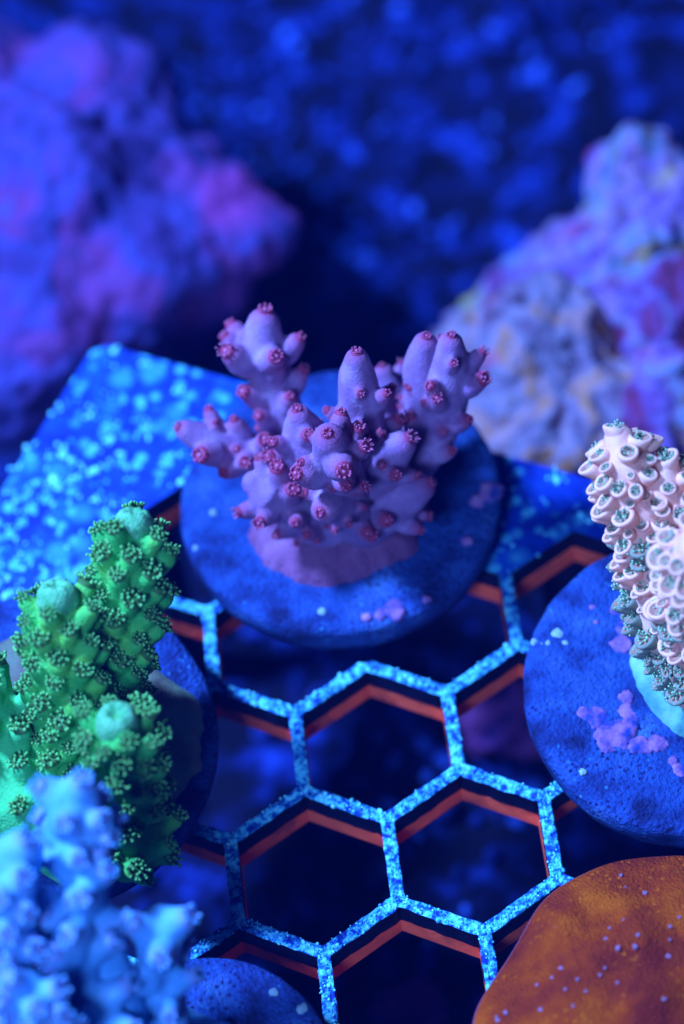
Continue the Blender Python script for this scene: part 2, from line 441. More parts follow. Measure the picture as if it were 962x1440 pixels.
rng = random.Random(11)
for (a, b), cnt in sorted(edges.items()):
    if (a, b) in PLATE_EDGES or (a, b) == ((0, -2), (0, -1)): continue      # one strut is left out below the centre plug
    pa, pb = lat(*a), lat(*b)
    geo, fm = fine_strut(pa, pb, WID, -TOP_T, 0, rng)
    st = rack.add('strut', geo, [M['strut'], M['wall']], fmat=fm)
    rack.add('orange_strip', prism(strut_poly(pa, pb, WID - .006), -TOP_T - ORANGE_T, -TOP_T - .001), M['orange'], parent=st, smooth=False)
    d = (pb - pa); s = V(-d.y, d.x, 0).normalized()
    def pp(r_, pa=pa, d=d, s=s): return pa + d * r_.uniform(-.02, 1.02) + s * max(-.060, min(.060, r_.gauss(0, .034)))
    g = grains(pp, rng.randint(12, 60), rng, .005, .014, 0.001)
    rack.add('grain_crust', g, M['grain'], parent=st, kind='stuff')

# solid plate: outer back edge and left edge as in the photo, inner edge along the lattice
cornerL = P(136, 482, 0); backR = P(852, 680, 0)
bd = (backR - cornerL).normalized()
leftE = P(-4, 700, 0); ld = (leftE - cornerL).normalized()
outer = [cornerL + ld * 6.2, cornerL + ld * .12, cornerL + bd * .12, cornerL + bd * 9.5]
inner_pts = [lat(*q) for q in inner]
poly = [outer[0]] + inner_pts + [outer[3], outer[2], outer[1]]
def poly_solid(poly, z0, z1):
    n = len(poly)
    if sum(a.x * b.y - b.x * a.y for a, b in zip(poly, poly[1:] + poly[:1])) < 0: poly = poly[::-1]
    tris = tessellate_polygon([[V(p.x, p.y, 0) for p in poly]])
    vs = [V(p.x, p.y, z1) for p in poly] + [V(p.x, p.y, z0) for p in poly] + [V(p.x, p.y, z1) for p in poly] + [V(p.x, p.y, z0) for p in poly]
    fs, fm = [], []
    for a, b, c in tris:
        if (poly[b] - poly[a]).cross(poly[c] - poly[a]).z < 0: b, c = c, b
        fs.append((a, b, c)); fm.append(0)
        fs.append((n + a, n + c, n + b)); fm.append(1)
    for k in range(n):
        k2 = (k + 1) % n
        fs.append((2 * n + k, 3 * n + k, 3 * n + k2, 2 * n + k2)); fm.append(1)
    return (vs, fs), fm
# the plate's inner edge sits half a strut into the openings
def offset_inner(d):
    out = []
    n = len(inner_pts)
    for i, p in enumerate(inner_pts):
        a = inner_pts[max(i - 1, 0)]; b = inner_pts[min(i + 1, n - 1)]
        d1 = (p - a).normalized() if i else (b - p).normalized(); d2 = (b - p).normalized() if i < n - 1 else d1
        n1 = V(d1.y, -d1.x, 0); n2 = V(d2.y, -d2.x, 0); h = (n1 + n2).normalized()
        out.append(p + h * d / max(.5, h.dot(n1)))
    return out
poly_top = [outer[0]] + offset_inner(WID / 2) + [outer[3], outer[2], outer[1]]
poly_or = [outer[0] + V(.1, -.02, 0)] + offset_inner(WID / 2 + .015) + [outer[3] + V(0, -.05, 0), outer[2] + V(.02, -.05, 0), outer[1] + V(.05, -.03, 0)]
g, fm = poly_solid(poly_top, -TOP_T, 0.006)
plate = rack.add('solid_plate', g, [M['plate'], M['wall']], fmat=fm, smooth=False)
g, fm = poly_solid(poly_or, -TOP_T - ORANGE_T, -TOP_T - .002)
rack.add('orange_strip', g, M['orange'], parent=plate, smooth=False)
# pale crust grains on the plate
def inside(p):
    c = False; n = len(poly_top)
    for i in range(n):
        a, b = poly_top[i], poly_top[(i + 1) % n]
        if (a.y > p.y) != (b.y > p.y) and p.x < (b.x - a.x) * (p.y - a.y) / (b.y - a.y) + a.x: c = not c
    return c
rng = random.Random(3)
pts = []
while len(pts) < 1500:
    p = V(rng.uniform(-5.2, 5.5), rng.uniform(-1, 7), .008)
    if not inside(p): continue
    dens = 0.25 + 1.3 * max(0, noise.noise(p * 1.1 + V(4, 0, 0)) + .15) + (0.5 if p.x < -2 and p.y < 4.4 else 0)
    if rng.random() < dens * .8:
        for _ in range(rng.choice((1, 1, 2, 3, 5))): pts.append(p + V(rng.gauss(0, .035), rng.gauss(0, .03), 0))
it = iter(pts)
g = grains(lambda r_: next(it), len(pts), rng, .008, .030)
rack.add('grain_crust', g, M['grain'], parent=plate, kind='stuff')
# legs that carry the rack under the solid plate
for (x, y) in ((P(175, 560, 0).x, P(175, 560, 0).y), (P(790, 700, 0).x, P(790, 700, 0).y)):
    zb = ground_h(x, y) - .1
    rack.add('leg', tube([(V(x, y, zb), .22), (V(x, y, -TOP_T - ORANGE_T - .05), .22)], 16), M['wall'])

# ================================================================ PLUGS
def disc_geo(c, rad, th, nrm, seg=96, seed=0.0):
    """cement plug head: flat top with softly rounded, slightly chipped rim"""
    x, y = frame(nrm); z = Vector(nrm).normalized()
    x = Vector((1, 0, 0)); x = (x - z * x.dot(z)).normalized(); y = z.cross(x)
    prof = []
    for k in range(1, 15): prof.append((rad * .93 * k / 14, 0))
    prof += [(rad * .965, -.012), (rad * .988, -.035), (rad, -.075), (rad * .995, -th * .6), (rad * .975, -th + .03), (rad * .94, -th), (.4, -th - .001)]
    vs = [c.copy()]; fs = []
    for r, dz in prof:
        for k in range(seg):
            t = 2 * math.pi * k / seg
            p = c + (x * math.cos(t) + y * math.sin(t)) * r + z * dz
            e = r / rad
            p += (x * math.cos(t) + y * math.sin(t)) * (.03 * noise.noise(V(math.cos(t) * 1.5, math.sin(t) * 1.5, seed)) + .014 * noise.noise(p * 5)) * (e ** 3)
            p += z * (.022 * noise.noise(p * 2.2 + V(seed, 0, 0)) + .010 * noise.noise(p * 9)) * (1 if dz > -.05 else 0)
            vs.append(p)
    n = len(prof)
    for k in range(seg): fs.append((0, 1 + k, 1 + (k + 1) % seg))
    for i in range(n - 1):
        for k in range(seg):
            a = 1 + i * seg; b = a + seg; k2 = (k + 1) % seg
            fs.append((a + k, b + k, b + k2, a + k2))
    fs.append(tuple(1 + (n - 1) * seg + k for k in range(seg - 1, -1, -1)))
    return vs, fs

class Plug:
    def __init__(self, th, px, py, rpx, tilt=0.0, z=0.44, thick=0.40, seed=0.0, tiltx=0.0):
        self.c = P(px, py, z); self.z = z
        self.n = V(tiltx, -math.sin(R(tilt)), math.cos(R(tilt))).normalized()
        self.r = rpx / (4000.0 / (self.c - EYE).dot(FWD))
        self.o = th.add('plug_disc', disc_geo(self.c, self.r, thick, self.n, seed=seed), M['plug'])
        a = self.c - self.n * (thick + .02)
        stem = th.add('plug_stem', tube([(a, .33), (a - V(0, 0, 1.0), .27)], 20), M['plug'], parent=self.o)
        self.th = th
    def on(self, px, py, lift=0.0):
        """point on the disc top under a pixel"""
        d = FWD + RIGHT * ((px - 481) / 4000.0) + UP * ((720 - py) / 4000.0)
        t = (self.c + self.n * lift - EYE).dot(self.n) / d.dot(self.n)
        return EYE + d * t
    def patch(self, name, px, py, r, mat, seed, h=.05, asp=1.0):
        """low crust with a lobed outline lying on the disc"""
        c = self.on(px, py); z = self.n; x = V(1, 0, 0); x = (x - z * x.dot(z)).normalized(); y = z.cross(x)
        seg = 44; h *= .2; vs = [c + z * (h + .01)]; fs = []
        for e, hh in ((.4, h + .015), (.75, h * .9), (.93, h * .6), (1.0, -.03)):
            for k in range(seg):
                t = 2 * math.pi * k / seg
                rr = r * e * (1 + .40 * noise.noise(V(math.cos(t) * .9, math.sin(t) * .9, seed)) + .16 * noise.noise(V(math.cos(t) * 2.3, math.sin(t) * 2.3, seed)) + .16 * noise.noise(V(math.cos(t) * 7, math.sin(t) * 7, seed)))
                p = c + x * math.cos(t) * rr * asp + y * math.sin(t) * rr
                vs.append(p + z * (hh + (.022 * noise.noise(p * 8) if e < 1 else 0)))
        for k in range(seg):
            fs.append((0, 1 + k, 1 + (k + 1) % seg))
            for i in range(3):
                a = 1 + i * seg; b = a + seg; k2 = (k + 1) % seg
                fs.append((a + k, b + k, b + k2, a + k2))
        return self.th.add(name, (vs, fs), mat, parent=self.o)

# ================================================================ POLYPS (shared meshes)
def polyp_mesh(name, n, R0, ln, rad, lean, mats, disc_r, knob=1.5, rings=1, mouth=True, wob=0.0):
    """oral disc with a ring (or two) of small tentacles; slots: 0 disc, 1 tentacle, 2 tip, 3 mouth"""
    vs, fs, fm = [], [], []
    rg = random.Random(hash(name) % 999 if False else len(name) * 7)
    def put(g, mi):
        o = len(vs); vs.extend(g[0]); fs.extend([tuple(i + o for i in q) for q in g[1]]); fm.extend([mi] * len(g[1]))
    seg = 12
    dv = [V(0, 0, .006)] + [V(math.cos(2 * math.pi * k / seg) * disc_r * e, math.sin(2 * math.pi * k / seg) * disc_r * e, z) for e, z in ((.55, .010), (1.0, .004), (1.12, -.03)) for k in range(seg)]
    df = [(0, 1 + k, 1 + (k + 1) % seg) for k in range(seg)]
    for i in range(2): df += [(1 + i * seg + k, 1 + (i + 1) * seg + k, 1 + (i + 1) * seg + (k + 1) % seg, 1 + i * seg + (k + 1) % seg) for k in range(seg)]
    put((dv, df), 0)
    if mouth: put(ball(V(0, 0, .014), disc_r * .28, 8, 5, (1, 1, .5)), 3)
    for rr in range(rings):
        nn = n if rr == 0 else max(4, n // 2)
        for k in range(nn):
            t = 2 * math.pi * (k + .5 * rr) / nn + rg.uniform(-wob, wob)
            e = V(math.cos(t), math.sin(t), 0)
            Rr = R0 * (1 if rr == 0 else .5); l2 = ln * rg.uniform(.8, 1.2) * (1 if k % 2 else .8)
            le = lean * (1 if rr == 0 else .35) + rg.uniform(-wob, wob)
            a = e * Rr; b = a + (e * math.sin(le) + V(0, 0, math.cos(le))) * l2 * .6
            c = b + (e * math.sin(le * 1.35) + V(0, 0, math.cos(le * 1.35))) * l2 * .4
            x, y = frame(c - a)
            g = []
            for p, r in ((a, rad * 1.1), (b, rad * .9), (c, rad * .75)):
                g += [p + (x * math.cos(2 * math.pi * q / 5) + y * math.sin(2 * math.pi * q / 5)) * r for q in range(5)]
            put((g, [(i * 5 + q, i * 5 + (q + 1) % 5, (i + 1) * 5 + (q + 1) % 5, (i + 1) * 5 + q) for i in range(2) for q in range(5)]), 1)
            put(ball(c, rad * knob, 6, 4), 2)
    return mesh_data(name, vs, fs, mats, fm)

# ================================================================ CENTRE CORAL (lilac branching frag)
M['lilac'] = ramp_mat('lilac_coral_skin', [(0.3, (0.20, 0.09, 0.20)), (0.5, (0.28, 0.135, 0.27)), (0.7, (0.36, 0.21, 0.34))], 4, 8, 0.6, 0.6, 45, 0.018, sss=0.45)
tint(M['lilac'], (0.30, 0.05, 0.11), .85)
M['rose'] = ramp_mat('rose_polyp', [(0.3, (0.24, 0.02, 0.05)), (0.7, (0.36, 0.04, 0.09))], 20, 3, 0.55, 0.2, 60)
M['rose_tip'] = ramp_mat('pink_tentacle', [(0.3, (0.36, 0.05, 0.10)), (0.7, (0.46, 0.10, 0.17))], 20, 3, 0.5, 0.0, sss=0.2)
M['rose_mouth'] = ramp_mat('polyp_mouth', [(0.3, (0.42, 0.10, 0.18)), (0.7, (0.48, 0.17, 0.27))], 20, 2, 0.5, 0.0)
M['skirt'] = ramp_mat('dusky_rose_base', [(0.3, (0.14, 0.04, 0.09)), (0.55, (0.23, 0.075, 0.15)), (0.75, (0.28, 0.12, 0.22))], 2.5, 9, 0.7, 0.8, 25, 0.03, sss=0.15)
pol_rose = polyp_mesh('rose_polyp', 12, .056, .030, .0120, .10, [M['rose'], M['rose_tip'], M['rose_tip'], M['rose_mouth']], .075, 1.15, 1, True, .25)
pol_rose_open = polyp_mesh('rose_polyp_open', 12, .056, .055, .0095, .22, [M['rose'], M['rose_tip'], M['rose_mouth'], M['rose_mouth']], .072, 1.2, 1, True, .3)

pol_rose_shut = polyp_mesh('rose_polyp_shut', 8, .035, .026, .0130, .0, [M['rose'], M['rose'], M['rose_tip'], M['rose']], .062, 1.1, 1, False, .3)
t = Thing('coral_frag', 'lilac branching coral with rose polyps on a round blue plug, centre of the rack', 'coral', P(478, 704, 0), 'coral frags on round plugs')
pl = Plug(t, 478, 696, 227, 0, 0.42, 0.40, 1.0)
for q in ((553, 857, .11, 3.1), (535, 864, .06, 13.1), (515, 868, .05, 4.4), (600, 842, .04, 7.7), (688, 690, .12, 1.7), (672, 705, .08, 21.7), (655, 760, .06, 9.9)):
    pl.patch('coralline_patch', q[0], q[1], q[2], M['coralline'], q[3], .03)
for q in ((453, 860, .045, 3.3), (300, 720, .035, 5.1), (275, 770, .03, 6.2)):
    pl.patch('pale_patch', q[0], q[1], q[2], M['pale_spot'], q[3], .03)

def mound(th, plug, px, py, rx, ry, h, mat, name='encrusting_base', seed=0.0, lip=.05, power=2.0):
    c = plug.on(px, py); z = plug.n; x = V(1, 0, 0); x = (x - z * x.dot(z)).normalized(); y = z.cross(x)
    seg = 160; rings = 16; vs = [c + z * h]; fs = []
    for i in range(1, rings + 1):
        e = i / rings
        for k in range(seg):
            tt = 2 * math.pi * k / seg
            w = 1 + .18 * noise.noise(V(math.cos(tt) * 1.4, math.sin(tt) * 1.4, seed)) + (.07 * noise.noise(V(math.cos(tt) * 3, math.sin(tt) * 3, seed)) + .04 * noise.noise(V(math.cos(tt) * 9, math.sin(tt) * 9, seed))) * e * e
            hh = lip + (h - lip) * (1 - e ** power) if e < .97 else (lip * .5 if e < .999 else -.03)
            p = c + x * math.cos(tt) * rx * e * w + y * math.sin(tt) * ry * e * w
            vs.append(p + z * (hh + (.05 * noise.noise(p * 3 + V(seed, 0, 0)) + .035 * noise.noise(p * 7) + .012 * noise.noise(p * 18)) * (e < .97)))
    for k in range(seg):
        fs.append((0, 1 + k, 1 + (k + 1) % seg))
        for i in range(rings - 1):
            a = 1 + i * seg; b = a + seg; k2 = (k + 1) % seg
            fs.append((a + k, b + k, b + k2, a + k2))
    return th.add(name, (vs, fs), mat)
mound(t, pl, 478, 738, .84, .66, .42, M['skirt'], seed=2.0, lip=.07, power=1.6)

def acro_branch(th, chain, tips, skin, voxel=.022, tip_r=.088, pol=None, polo=None, axial=True, root_r=.15, smooth=3, disp=None, polyp_scale=1.0, fat=1.0, knob=1.0, push=0.0, polc=None, nubs=False, extra=0):
    """one branch: axis tube plus tubular corallites ending at the given points; a polyp on every mouth"""
    ax = [(p, r * fat) for p, r in resample(pix(*chain), .1)]
    geos = [tube(ax, 16)]
    mouths = []
    if axial:
        d = (ax[-1][0] - ax[-3][0]).normalized()
        mouths.append((ax[-1][0] + d * ax[-1][1] * .93, d, ax[-1][1] / .130))
    for tp in tips:
        tip = P(*tp[:3]); r1 = (tp[3] if len(tp) > 3 else tip_r) * knob
        ni = min(range(len(ax)), key=lambda k: (ax[k][0] - tip).length - ax[k][1])
        near, rr = ax[ni]
        D = (ax[min(ni + 1, len(ax) - 1)][0] - ax[max(ni - 1, 0)][0]).normalized()
        if nubs and (near - tip).length < rr + .20:
            # appressed radial corallite: a short pocket on the branch, opening upwards and outwards
            rad = tip - near; rad -= D * rad.dot(D)
            if rad.length < .05: rad = -FWD + D * FWD.dot(D)
            rad = (rad.normalized() - (FWD - D * FWD.dot(D)) * .35).normalized()
            dn = (rad * .66 + D * .62 + V(0, 0, .12)).normalized()
            a = near + rad * rr * .72 - D * .10; e = near + rad * (rr * .90 + .03) + dn * (.05 + r1 * .45)
            geos.append(tube([(a, r1 * .95), (a.lerp(e, .5), r1 * 1.12), (e, r1 * .92)], 12))
            mouths.append((e + dn * r1 * .90, dn, r1 / .088)); continue
        best = min(ax, key=lambda q: (q[0] - tip - V(0, 0, -.34)).length + .15 * (tip - q[0]).length)
        root, rr = best
        if (near - tip).length < ax[ni][1] + .09:
            out = (tip - near); out = (out if out.length > .03 else -FWD * .1).normalized() * .7 - FWD * .45
            tip = near + out.normalized() * (ax[ni][1] + .11 + push); root, rr = ax[ni]
        d = tip - root
        if d.length < rr + .05: d = d.normalized() * (rr + .05)
        dn = (d.normalized() + V(0, -.10, .42)).normalized()
        e = tip - dn * r1 * .6
        mid = root.lerp(e, .55)
        geos.append(tube([(root, min(rr * .75, r1 * 1.5)), (mid, r1 * 1.36), (e, r1 * .95)], 12))
        mouths.append((e + dn * r1 * .93, ((e - mid).normalized() + dn * .3).normalized(), r1 / .088))
    for _ in range(extra):
        k = random.randrange(max(1, len(ax) // 4), max(2, len(ax) - 2)); c, rr = ax[min(k, len(ax) - 1)]
        D = (ax[min(k + 1, len(ax) - 1)][0] - ax[max(k - 1, 0)][0]).normalized(); X, Y = frame(D); an = random.uniform(0, 6.28)
        rad = X * math.cos(an) + Y * math.sin(an); r1 = random.uniform(.040, .060)
        dn = (rad * .7 + D * .6).normalized(); e = c + rad * (rr * .92) + dn * .05
        if any((e - p_).length < .16 for p_, d_, s_ in mouths): continue
        geos.append(tube([(c + rad * rr * .7 - D * .06, r1 * 1.1), (e, r1)], 10)); mouths.append((e + dn * r1 * .9, dn, r1 / .088))
    me = fuse('branch', merge(*geos), skin, voxel, smooth, th.base, disp)
    tip_attr(me, [(p, min(1.3, max(.7, s))) for p, d, s in mouths], th.base, .13)
    o = th.add_mesh('branch', me)
    for p, d, s in mouths:
        if pol is None: continue
        q = random.random()
        th.place('polyp', polo if (polo and q < .22) else (polc if (polc and q > .7) else pol), p, d + V(random.uniform(-.12, .12), random.uniform(-.12, .12), random.uniform(-.1, .1)), o, min(1.25, s) * random.uniform(.88, 1.08) * polyp_scale)
    return o, ax
kw = dict(skin=M['lilac'], pol=pol_rose, polo=pol_rose_open, polc=pol_rose_shut, fat=1.0, knob=.97, nubs=True, polyp_scale=.74, extra=9)
# upper left
acro_branch(t, [(440, 700, .7, .26), (405, 610, 1.15, .22), (380, 530, 1.65, .20), (368, 492, 1.92, .235), (371, 456, 2.15, .155)],
            [(322, 480, 1.85), (324, 502, 2.0, .13), (388, 502, 2.2, .105), (414, 470, 2.0, .11), (393, 530, 1.8, .09), (427, 534, 1.55, .09), (354, 563, 1.55, .10), (345, 475, 1.85, .12), (365, 590, 1.45, .085), (405, 570, 1.5, .085)], **kw)
# far left
acro_branch(t, [(430, 700, .7, .26), (370, 645, 1.1, .20), (310, 628, 1.35, .18), (262, 606, 1.6, .105)],
            [(279, 639, 1.55, .12), (326, 602, 1.45), (372, 618, 1.6, .10), (323, 664, 1.25, .10), (345, 650, 1.5, .09), (300, 600, 1.45, .08)], **kw)
# tall middle
acro_branch(t, [(505, 700, .8, .28), (510, 630, 1.55, .22), (507, 570, 2.0, .20), (502, 525, 2.35, .165), (502, 507, 2.5, .115)],
            [(527, 556, 2.15, .085), (544, 546, 2.0, .08), (552, 590, 1.7, .10), (503, 600, 2.05, .07), (465, 580, 1.9, .07)], **kw)
# broad stub left of the middle
acro_branch(t, [(470, 700, .9, .27), (440, 645, 1.55, .25), (427, 608, 1.85, .20), (421, 586, 2.05, .115)],
            [(436, 611, 2.15, .085), (393, 642, 1.65, .10), (357, 662, 1.2, .085), (452, 590, 2.0, .07), (405, 610, 1.9, .08)], **kw)
# front middle, tips facing the viewer
acro_branch(t, [(492, 715, .9, .27), (478, 668, 1.65, .22), (463, 618, 2.45, .15)],
            [(478, 590, 2.3, .105), (413, 668, 2.0, .15), (482, 660, 2.3, .14), (503, 604, 2.15, .09), (508, 632, 2.2, .095), (486, 682, 1.95, .10), (521, 692, 1.7, .08), (447, 645, 2.1, .08), (535, 610, 1.9, .07)], **kw)
# right of middle
acro_branch(t, [(515, 700, .9, .25), (540, 650, 1.55, .215), (566, 625, 1.8, .13)],
            [(525, 618, 1.85, .08), (553, 668, 1.65, .08), (580, 660, 1.5, .07)], **kw)
# lower right
acro_branch(t, [(510, 730, .7, .28), (555, 705, 1.1, .24), (592, 686, 1.3, .135)],
            [(545, 728, 1.15, .09), (520, 755, .95, .11), (575, 725, 1.0, .08), (600, 720, .9, .07)], **kw)
# lower front
acro_branch(t, [(505, 730, .8, .25), (480, 708, 1.35, .19), (458, 716, 1.6, .135)],
            [(440, 700, 1.5, .08), (452, 686, 1.55, .08), (512, 745, 1.1, .09)], **kw)
# lower left lump
acro_branch(t, [(460, 735, .7, .28), (405, 705, 1.15, .22), (372, 688, 1.45, .20), (358, 680, 1.5, .12)],
            [(344, 714, 1.25, .09), (367, 718, 1.35, .085), (412, 732, 1.2, .09), (426, 692, 1.5, .10), (388, 668, 1.6, .10), (392, 746, .95, .07), (434, 758, .95, .08), (352, 657, 1.6, .075)], axial=False, **kw)
# right branch
acro_branch(t, [(520, 700, .7, .26), (580, 650, 1.1, .22), (617, 590, 1.5, .22), (630, 530, 1.95, .215), (634, 485, 2.3, .12)],
            [(662, 497, 2.1, .085), (664, 540, 1.9, .10), (617, 532, 2.05, .085), (638, 508, 2.3, .06), (617, 566, 1.85, .085), (643, 596, 1.55, .085), (580, 592, 1.55, .085), (617, 634, 1.3, .085), (587, 543, 1.8, .085)], **kw)
# right branch, left fork
acro_branch(t, [(585, 640, 1.0, .2), (598, 570, 1.6, .18), (594, 520, 1.95, .185), (598, 485, 2.25, .12)],
            [(612, 478, 2.1, .06)], **kw)
# back small branch
acro_branch(t, [(520, 680, .7, .22), (545, 590, 1.1, .19), (545, 545, 1.4, .16), (540, 528, 1.5, .11)],
            [(556, 514, 1.4, .08), (560, 560, 1.3, .08), (528, 540, 1.5, .07)], **kw)

# ================================================================ spiral-covered fingers (green and cream corals)
def spiral_points(ax, spacing, s0=0.0, s1=1.0, phase=0.0, jit=.12):
    L = [0.0]
    for a, b in zip(ax, ax[1:]): L.append(L[-1] + (a[0] - b[0]).length * 2 * math.pi * (a[1] + b[1]) / 2)
    n = int(L[-1] * (s1 - s0) / (spacing ** 2 * .87)); out = []
    x = None; fr = []
    for i in range(len(ax)):
        d = (ax[min(i + 1, len(ax) - 1)][0] - ax[max(i - 1, 0)][0]).normalized()
        if x is None: x, y = frame(d)
        else: x = (x - d * x.dot(d)).normalized()
        fr.append((x.copy(), d.cross(x), d))
    for k in range(n):
        s = (s0 + (s1 - s0) * (k + .5) / n) * L[-1]
        i = max(j for j in range(len(L)) if L[j] <= s); i = min(i, len(ax) - 2)
        u = (s - L[i]) / max(1e-6, L[i + 1] - L[i])
        c = ax[i][0].lerp(ax[i + 1][0], u); r = ax[i][1] + (ax[i + 1][1] - ax[i][1]) * u
        a = k * 2.39996 + phase + random.uniform(-jit, jit)
        X, Y, D = fr[i]
        rad = X * math.cos(a) + Y * math.sin(a)
        out.append((c + D * random.uniform(-.02, .02), r, rad, D, s / L[-1]))
    return out

def hidden_in(p, axes, me_ax, k=.92):
    for ax in axes:
        if ax is me_ax: continue
        for q, r in ax:
            if (q - p).length < r * k: return True
    return False

# ---------------------------------------------------------------- GREEN CORAL
M['green'] = ramp_mat('green_coral_skin', [(0.3, (0.02, 0.27, 0.045)), (0.5, (0.05, 0.40, 0.065)), (0.7, (0.17, 0.52, 0.06))], 2.2, 8, 0.6, 0.8, 40, 0.02, sss=0.2)
M['lime'] = ramp_mat('lime_coral_skin', [(0.3, (0.04, 0.40, 0.10)), (0.5, (0.07, 0.52, 0.13)), (0.7, (0.20, 0.62, 0.10))], 1.6, 8, 0.6, 0.7, 40, 0.02, sss=0.2)
M['green_tip'] = ramp_mat('aqua_axial_tip', [(0.35, (0.06, 0.33, 0.10)), (0.65, (0.15, 0.46, 0.18))], 7, 8, 0.6, 0.8, 40, 0.03, sss=0.2)
M['olive'] = ramp_mat('olive_tentacle', [(0.3, (0.035, 0.11, 0.018)), (0.7, (0.065, 0.17, 0.03))], 20, 3, 0.5, 0.0)
M['olive_tip'] = ramp_mat('pale_green_tip', [(0.3, (0.06, 0.32, 0.06)), (0.7, (0.16, 0.46, 0.11))], 20, 2, 0.5, 0.0)
M['greybase'] = ramp_mat('pale_olive_tissue', [(0.36, (0.12, 0.10, 0.07)), (0.48, (0.16, 0.20, 0.12)), (0.62, (0.10, 0.32, 0.18))], 1.4, 6, 0.6, 0.4, 25, sss=.1)
pol_green = [polyp_mesh('green_polyp_%s' % c, 13, .052, .038, .0108, .62, [M['olive'], M['olive'], M['olive_tip'], M['olive']], .06, 1.25, 2, False, .35 + .03 * i) for i, c in enumerate(('wide', 'open_wide', 'half'))]
t = Thing('coral_frag', 'bright green stubby-fingered coral with frilly polyps at the left', 'coral', P(72, 1030, 0), 'coral frags on round plugs')
pg = Plug(t, 68, 1040, 238, 7, 0.60, 0.42, 5.0)
mound(t, pg, 80, 1045, 1.17, 1.16, .35, M['greybase'], seed=4.4, lip=.05, power=3)
fingers = [
    resample(pix((95, 1110, .7, 0.460), (125, 1020, 1.15, 0.310), (158, 940, 1.55, 0.232), (178, 860, 2.0, 0.215), (186, 785, 2.4, 0.194), (187, 752, 2.55, 0.165))),
    resample(pix((65, 1130, .7, 0.460), (92, 1040, 1.25, 0.284), (95, 960, 1.8, 0.232), (88, 890, 2.2, 0.206), (83, 855, 2.4, 0.175))),
    resample(pix((140, 1180, .7, 0.380), (175, 1125, 1.2, 0.258), (176, 1075, 1.7, 0.224), (167, 1026, 2.15, 0.175))),
    resample(pix((120, 1190, .6, 0.400), (40, 1110, .9, 0.500), (5, 1030, 1.3, 0.310), (-35, 985, 1.7, 0.241), (-60, 950, 1.9, 0.180))),
    resample(pix((180, 1205, .65, 0.224), (196, 1185, .9, 0.189), (200, 1160, 1.05, 0.170))),
]
for fi, ax in enumerate(fingers):
    geos = [tube(ax, 20)]
    mouths = []
    tipp, tipr = ax[-1]; td = (ax[-1][0] - ax[-3][0]).normalized()
    sp = (.205, .205, .195, .36, .2)[fi]
    for c, r, rad, D, u in spiral_points(ax, sp, .03 if fi in (2, 4) else .20, .985, fi * 1.3):
        w = max(0, min(1, (u - .25) / .5))                     # scale-like cups get longer towards the tip
        out = (rad * .74 + D * (.52 + .30 * w) + V(0, 0, .10)).normalized()
        a = c + rad * r * .80; rr = random.uniform(.075, .105)
        b = a + out * (.10 + .07 * w) * random.uniform(.85, 1.2)
        if hidden_in(b, fingers, ax): continue
        if (b - tipp).length < tipr * 1.05 or (b - tipp).dot(td) > tipr * .55: continue
        if (b - pg.c).dot(pg.n) < .04: continue
        geos.append(tube([(a - rad * .05 - D * .06, rr * 1.25), (b, rr)], 10, 3))
        mouths.append((b + out * rr * .78 + D * .03, (out + D * .45).normalized()))
    me = fuse('branch', merge(*geos), M['green'] if fi != 3 else M['lime'], .024, 3, t.base, lambda c: .010 * noise.noise(c * 9))
    o = t.add_mesh('branch', me)
    for p, d in mouths:
        t.place('polyp', random.choice(pol_green), p - d * .015, d + V(random.uniform(-.3, .3), random.uniform(-.3, .3), random.uniform(-.2, .3)), o, random.uniform(.75, 1.3))
    if fi < 4:                                                   # smooth pale axial corallite on the tip with a puckered mouth
        q = Vector((0, 0, 1)).rotation_difference(td)
        vs, fs = [], []; seg = 28
        prof = [(0, .045), (.03, .05), (.055, .085), (.085, .098), (.13, .085), (.168, .03), (.178, -.05), (.17, -.16)]
        for r, z in prof[1:]:
            for k in range(seg):
                a = 2 * math.pi * k / seg
                w = 1 + (.10 * math.cos(6 * a) if r < .09 else .02 * math.cos(5 * a + fi))
                vs.append(tipp + td * tipr * .72 + q @ V(math.cos(a) * r * w, math.sin(a) * r * w, z + (.012 * math.cos(6 * a) if r < .09 else 0)) * (tipr / .178) * 1.02)
        fs = [(i * seg + k, (i + 1) * seg + k, (i + 1) * seg + (k + 1) % seg, i * seg + (k + 1) % seg) for i in range(len(prof) - 2) for k in range(seg)]
        fs.append(tuple(range(seg - 1, -1, -1)) [::-1])
        t.add('axial_corallite', (vs, fs), M['green_tip'], parent=o)

# ---------------------------------------------------------------- CREAM CORAL on the right
M['cream'] = ramp_mat('cream_pink_skin', [(0.3, (0.72, 0.28, 0.20)), (0.5, (0.86, 0.40, 0.27)), (0.7, (0.92, 0.48, 0.32))], 4, 5, 0.55, 0.3, 40, 0.012, sss=0.2)
M['cream_low'] = ramp_mat('grey_teal_skin', [(0.3, (0.10, 0.14, 0.09)), (0.55, (0.24, 0.24, 0.15)), (0.75, (0.42, 0.32, 0.20))], 3, 6, 0.6, 0.3, 40, 0.012)
M['brown'] = ramp_mat('brown_mouth', [(0.3, (0.36, 0.15, 0.09)), (0.7, (0.52, 0.24, 0.15))], 12, 3, 0.6, 0.2)
M['teal'] = ramp_mat('teal_tentacle', [(0.3, (0.13, 0.26, 0.15)), (0.7, (0.24, 0.36, 0.20))], 20, 3, 0.5, 0.0)
M['teal_tip'] = ramp_mat('pale_teal_tip', [(0.3, (0.20, 0.40, 0.20)), (0.7, (0.40, 0.55, 0.30))], 20, 2, 0.5, 0.0)
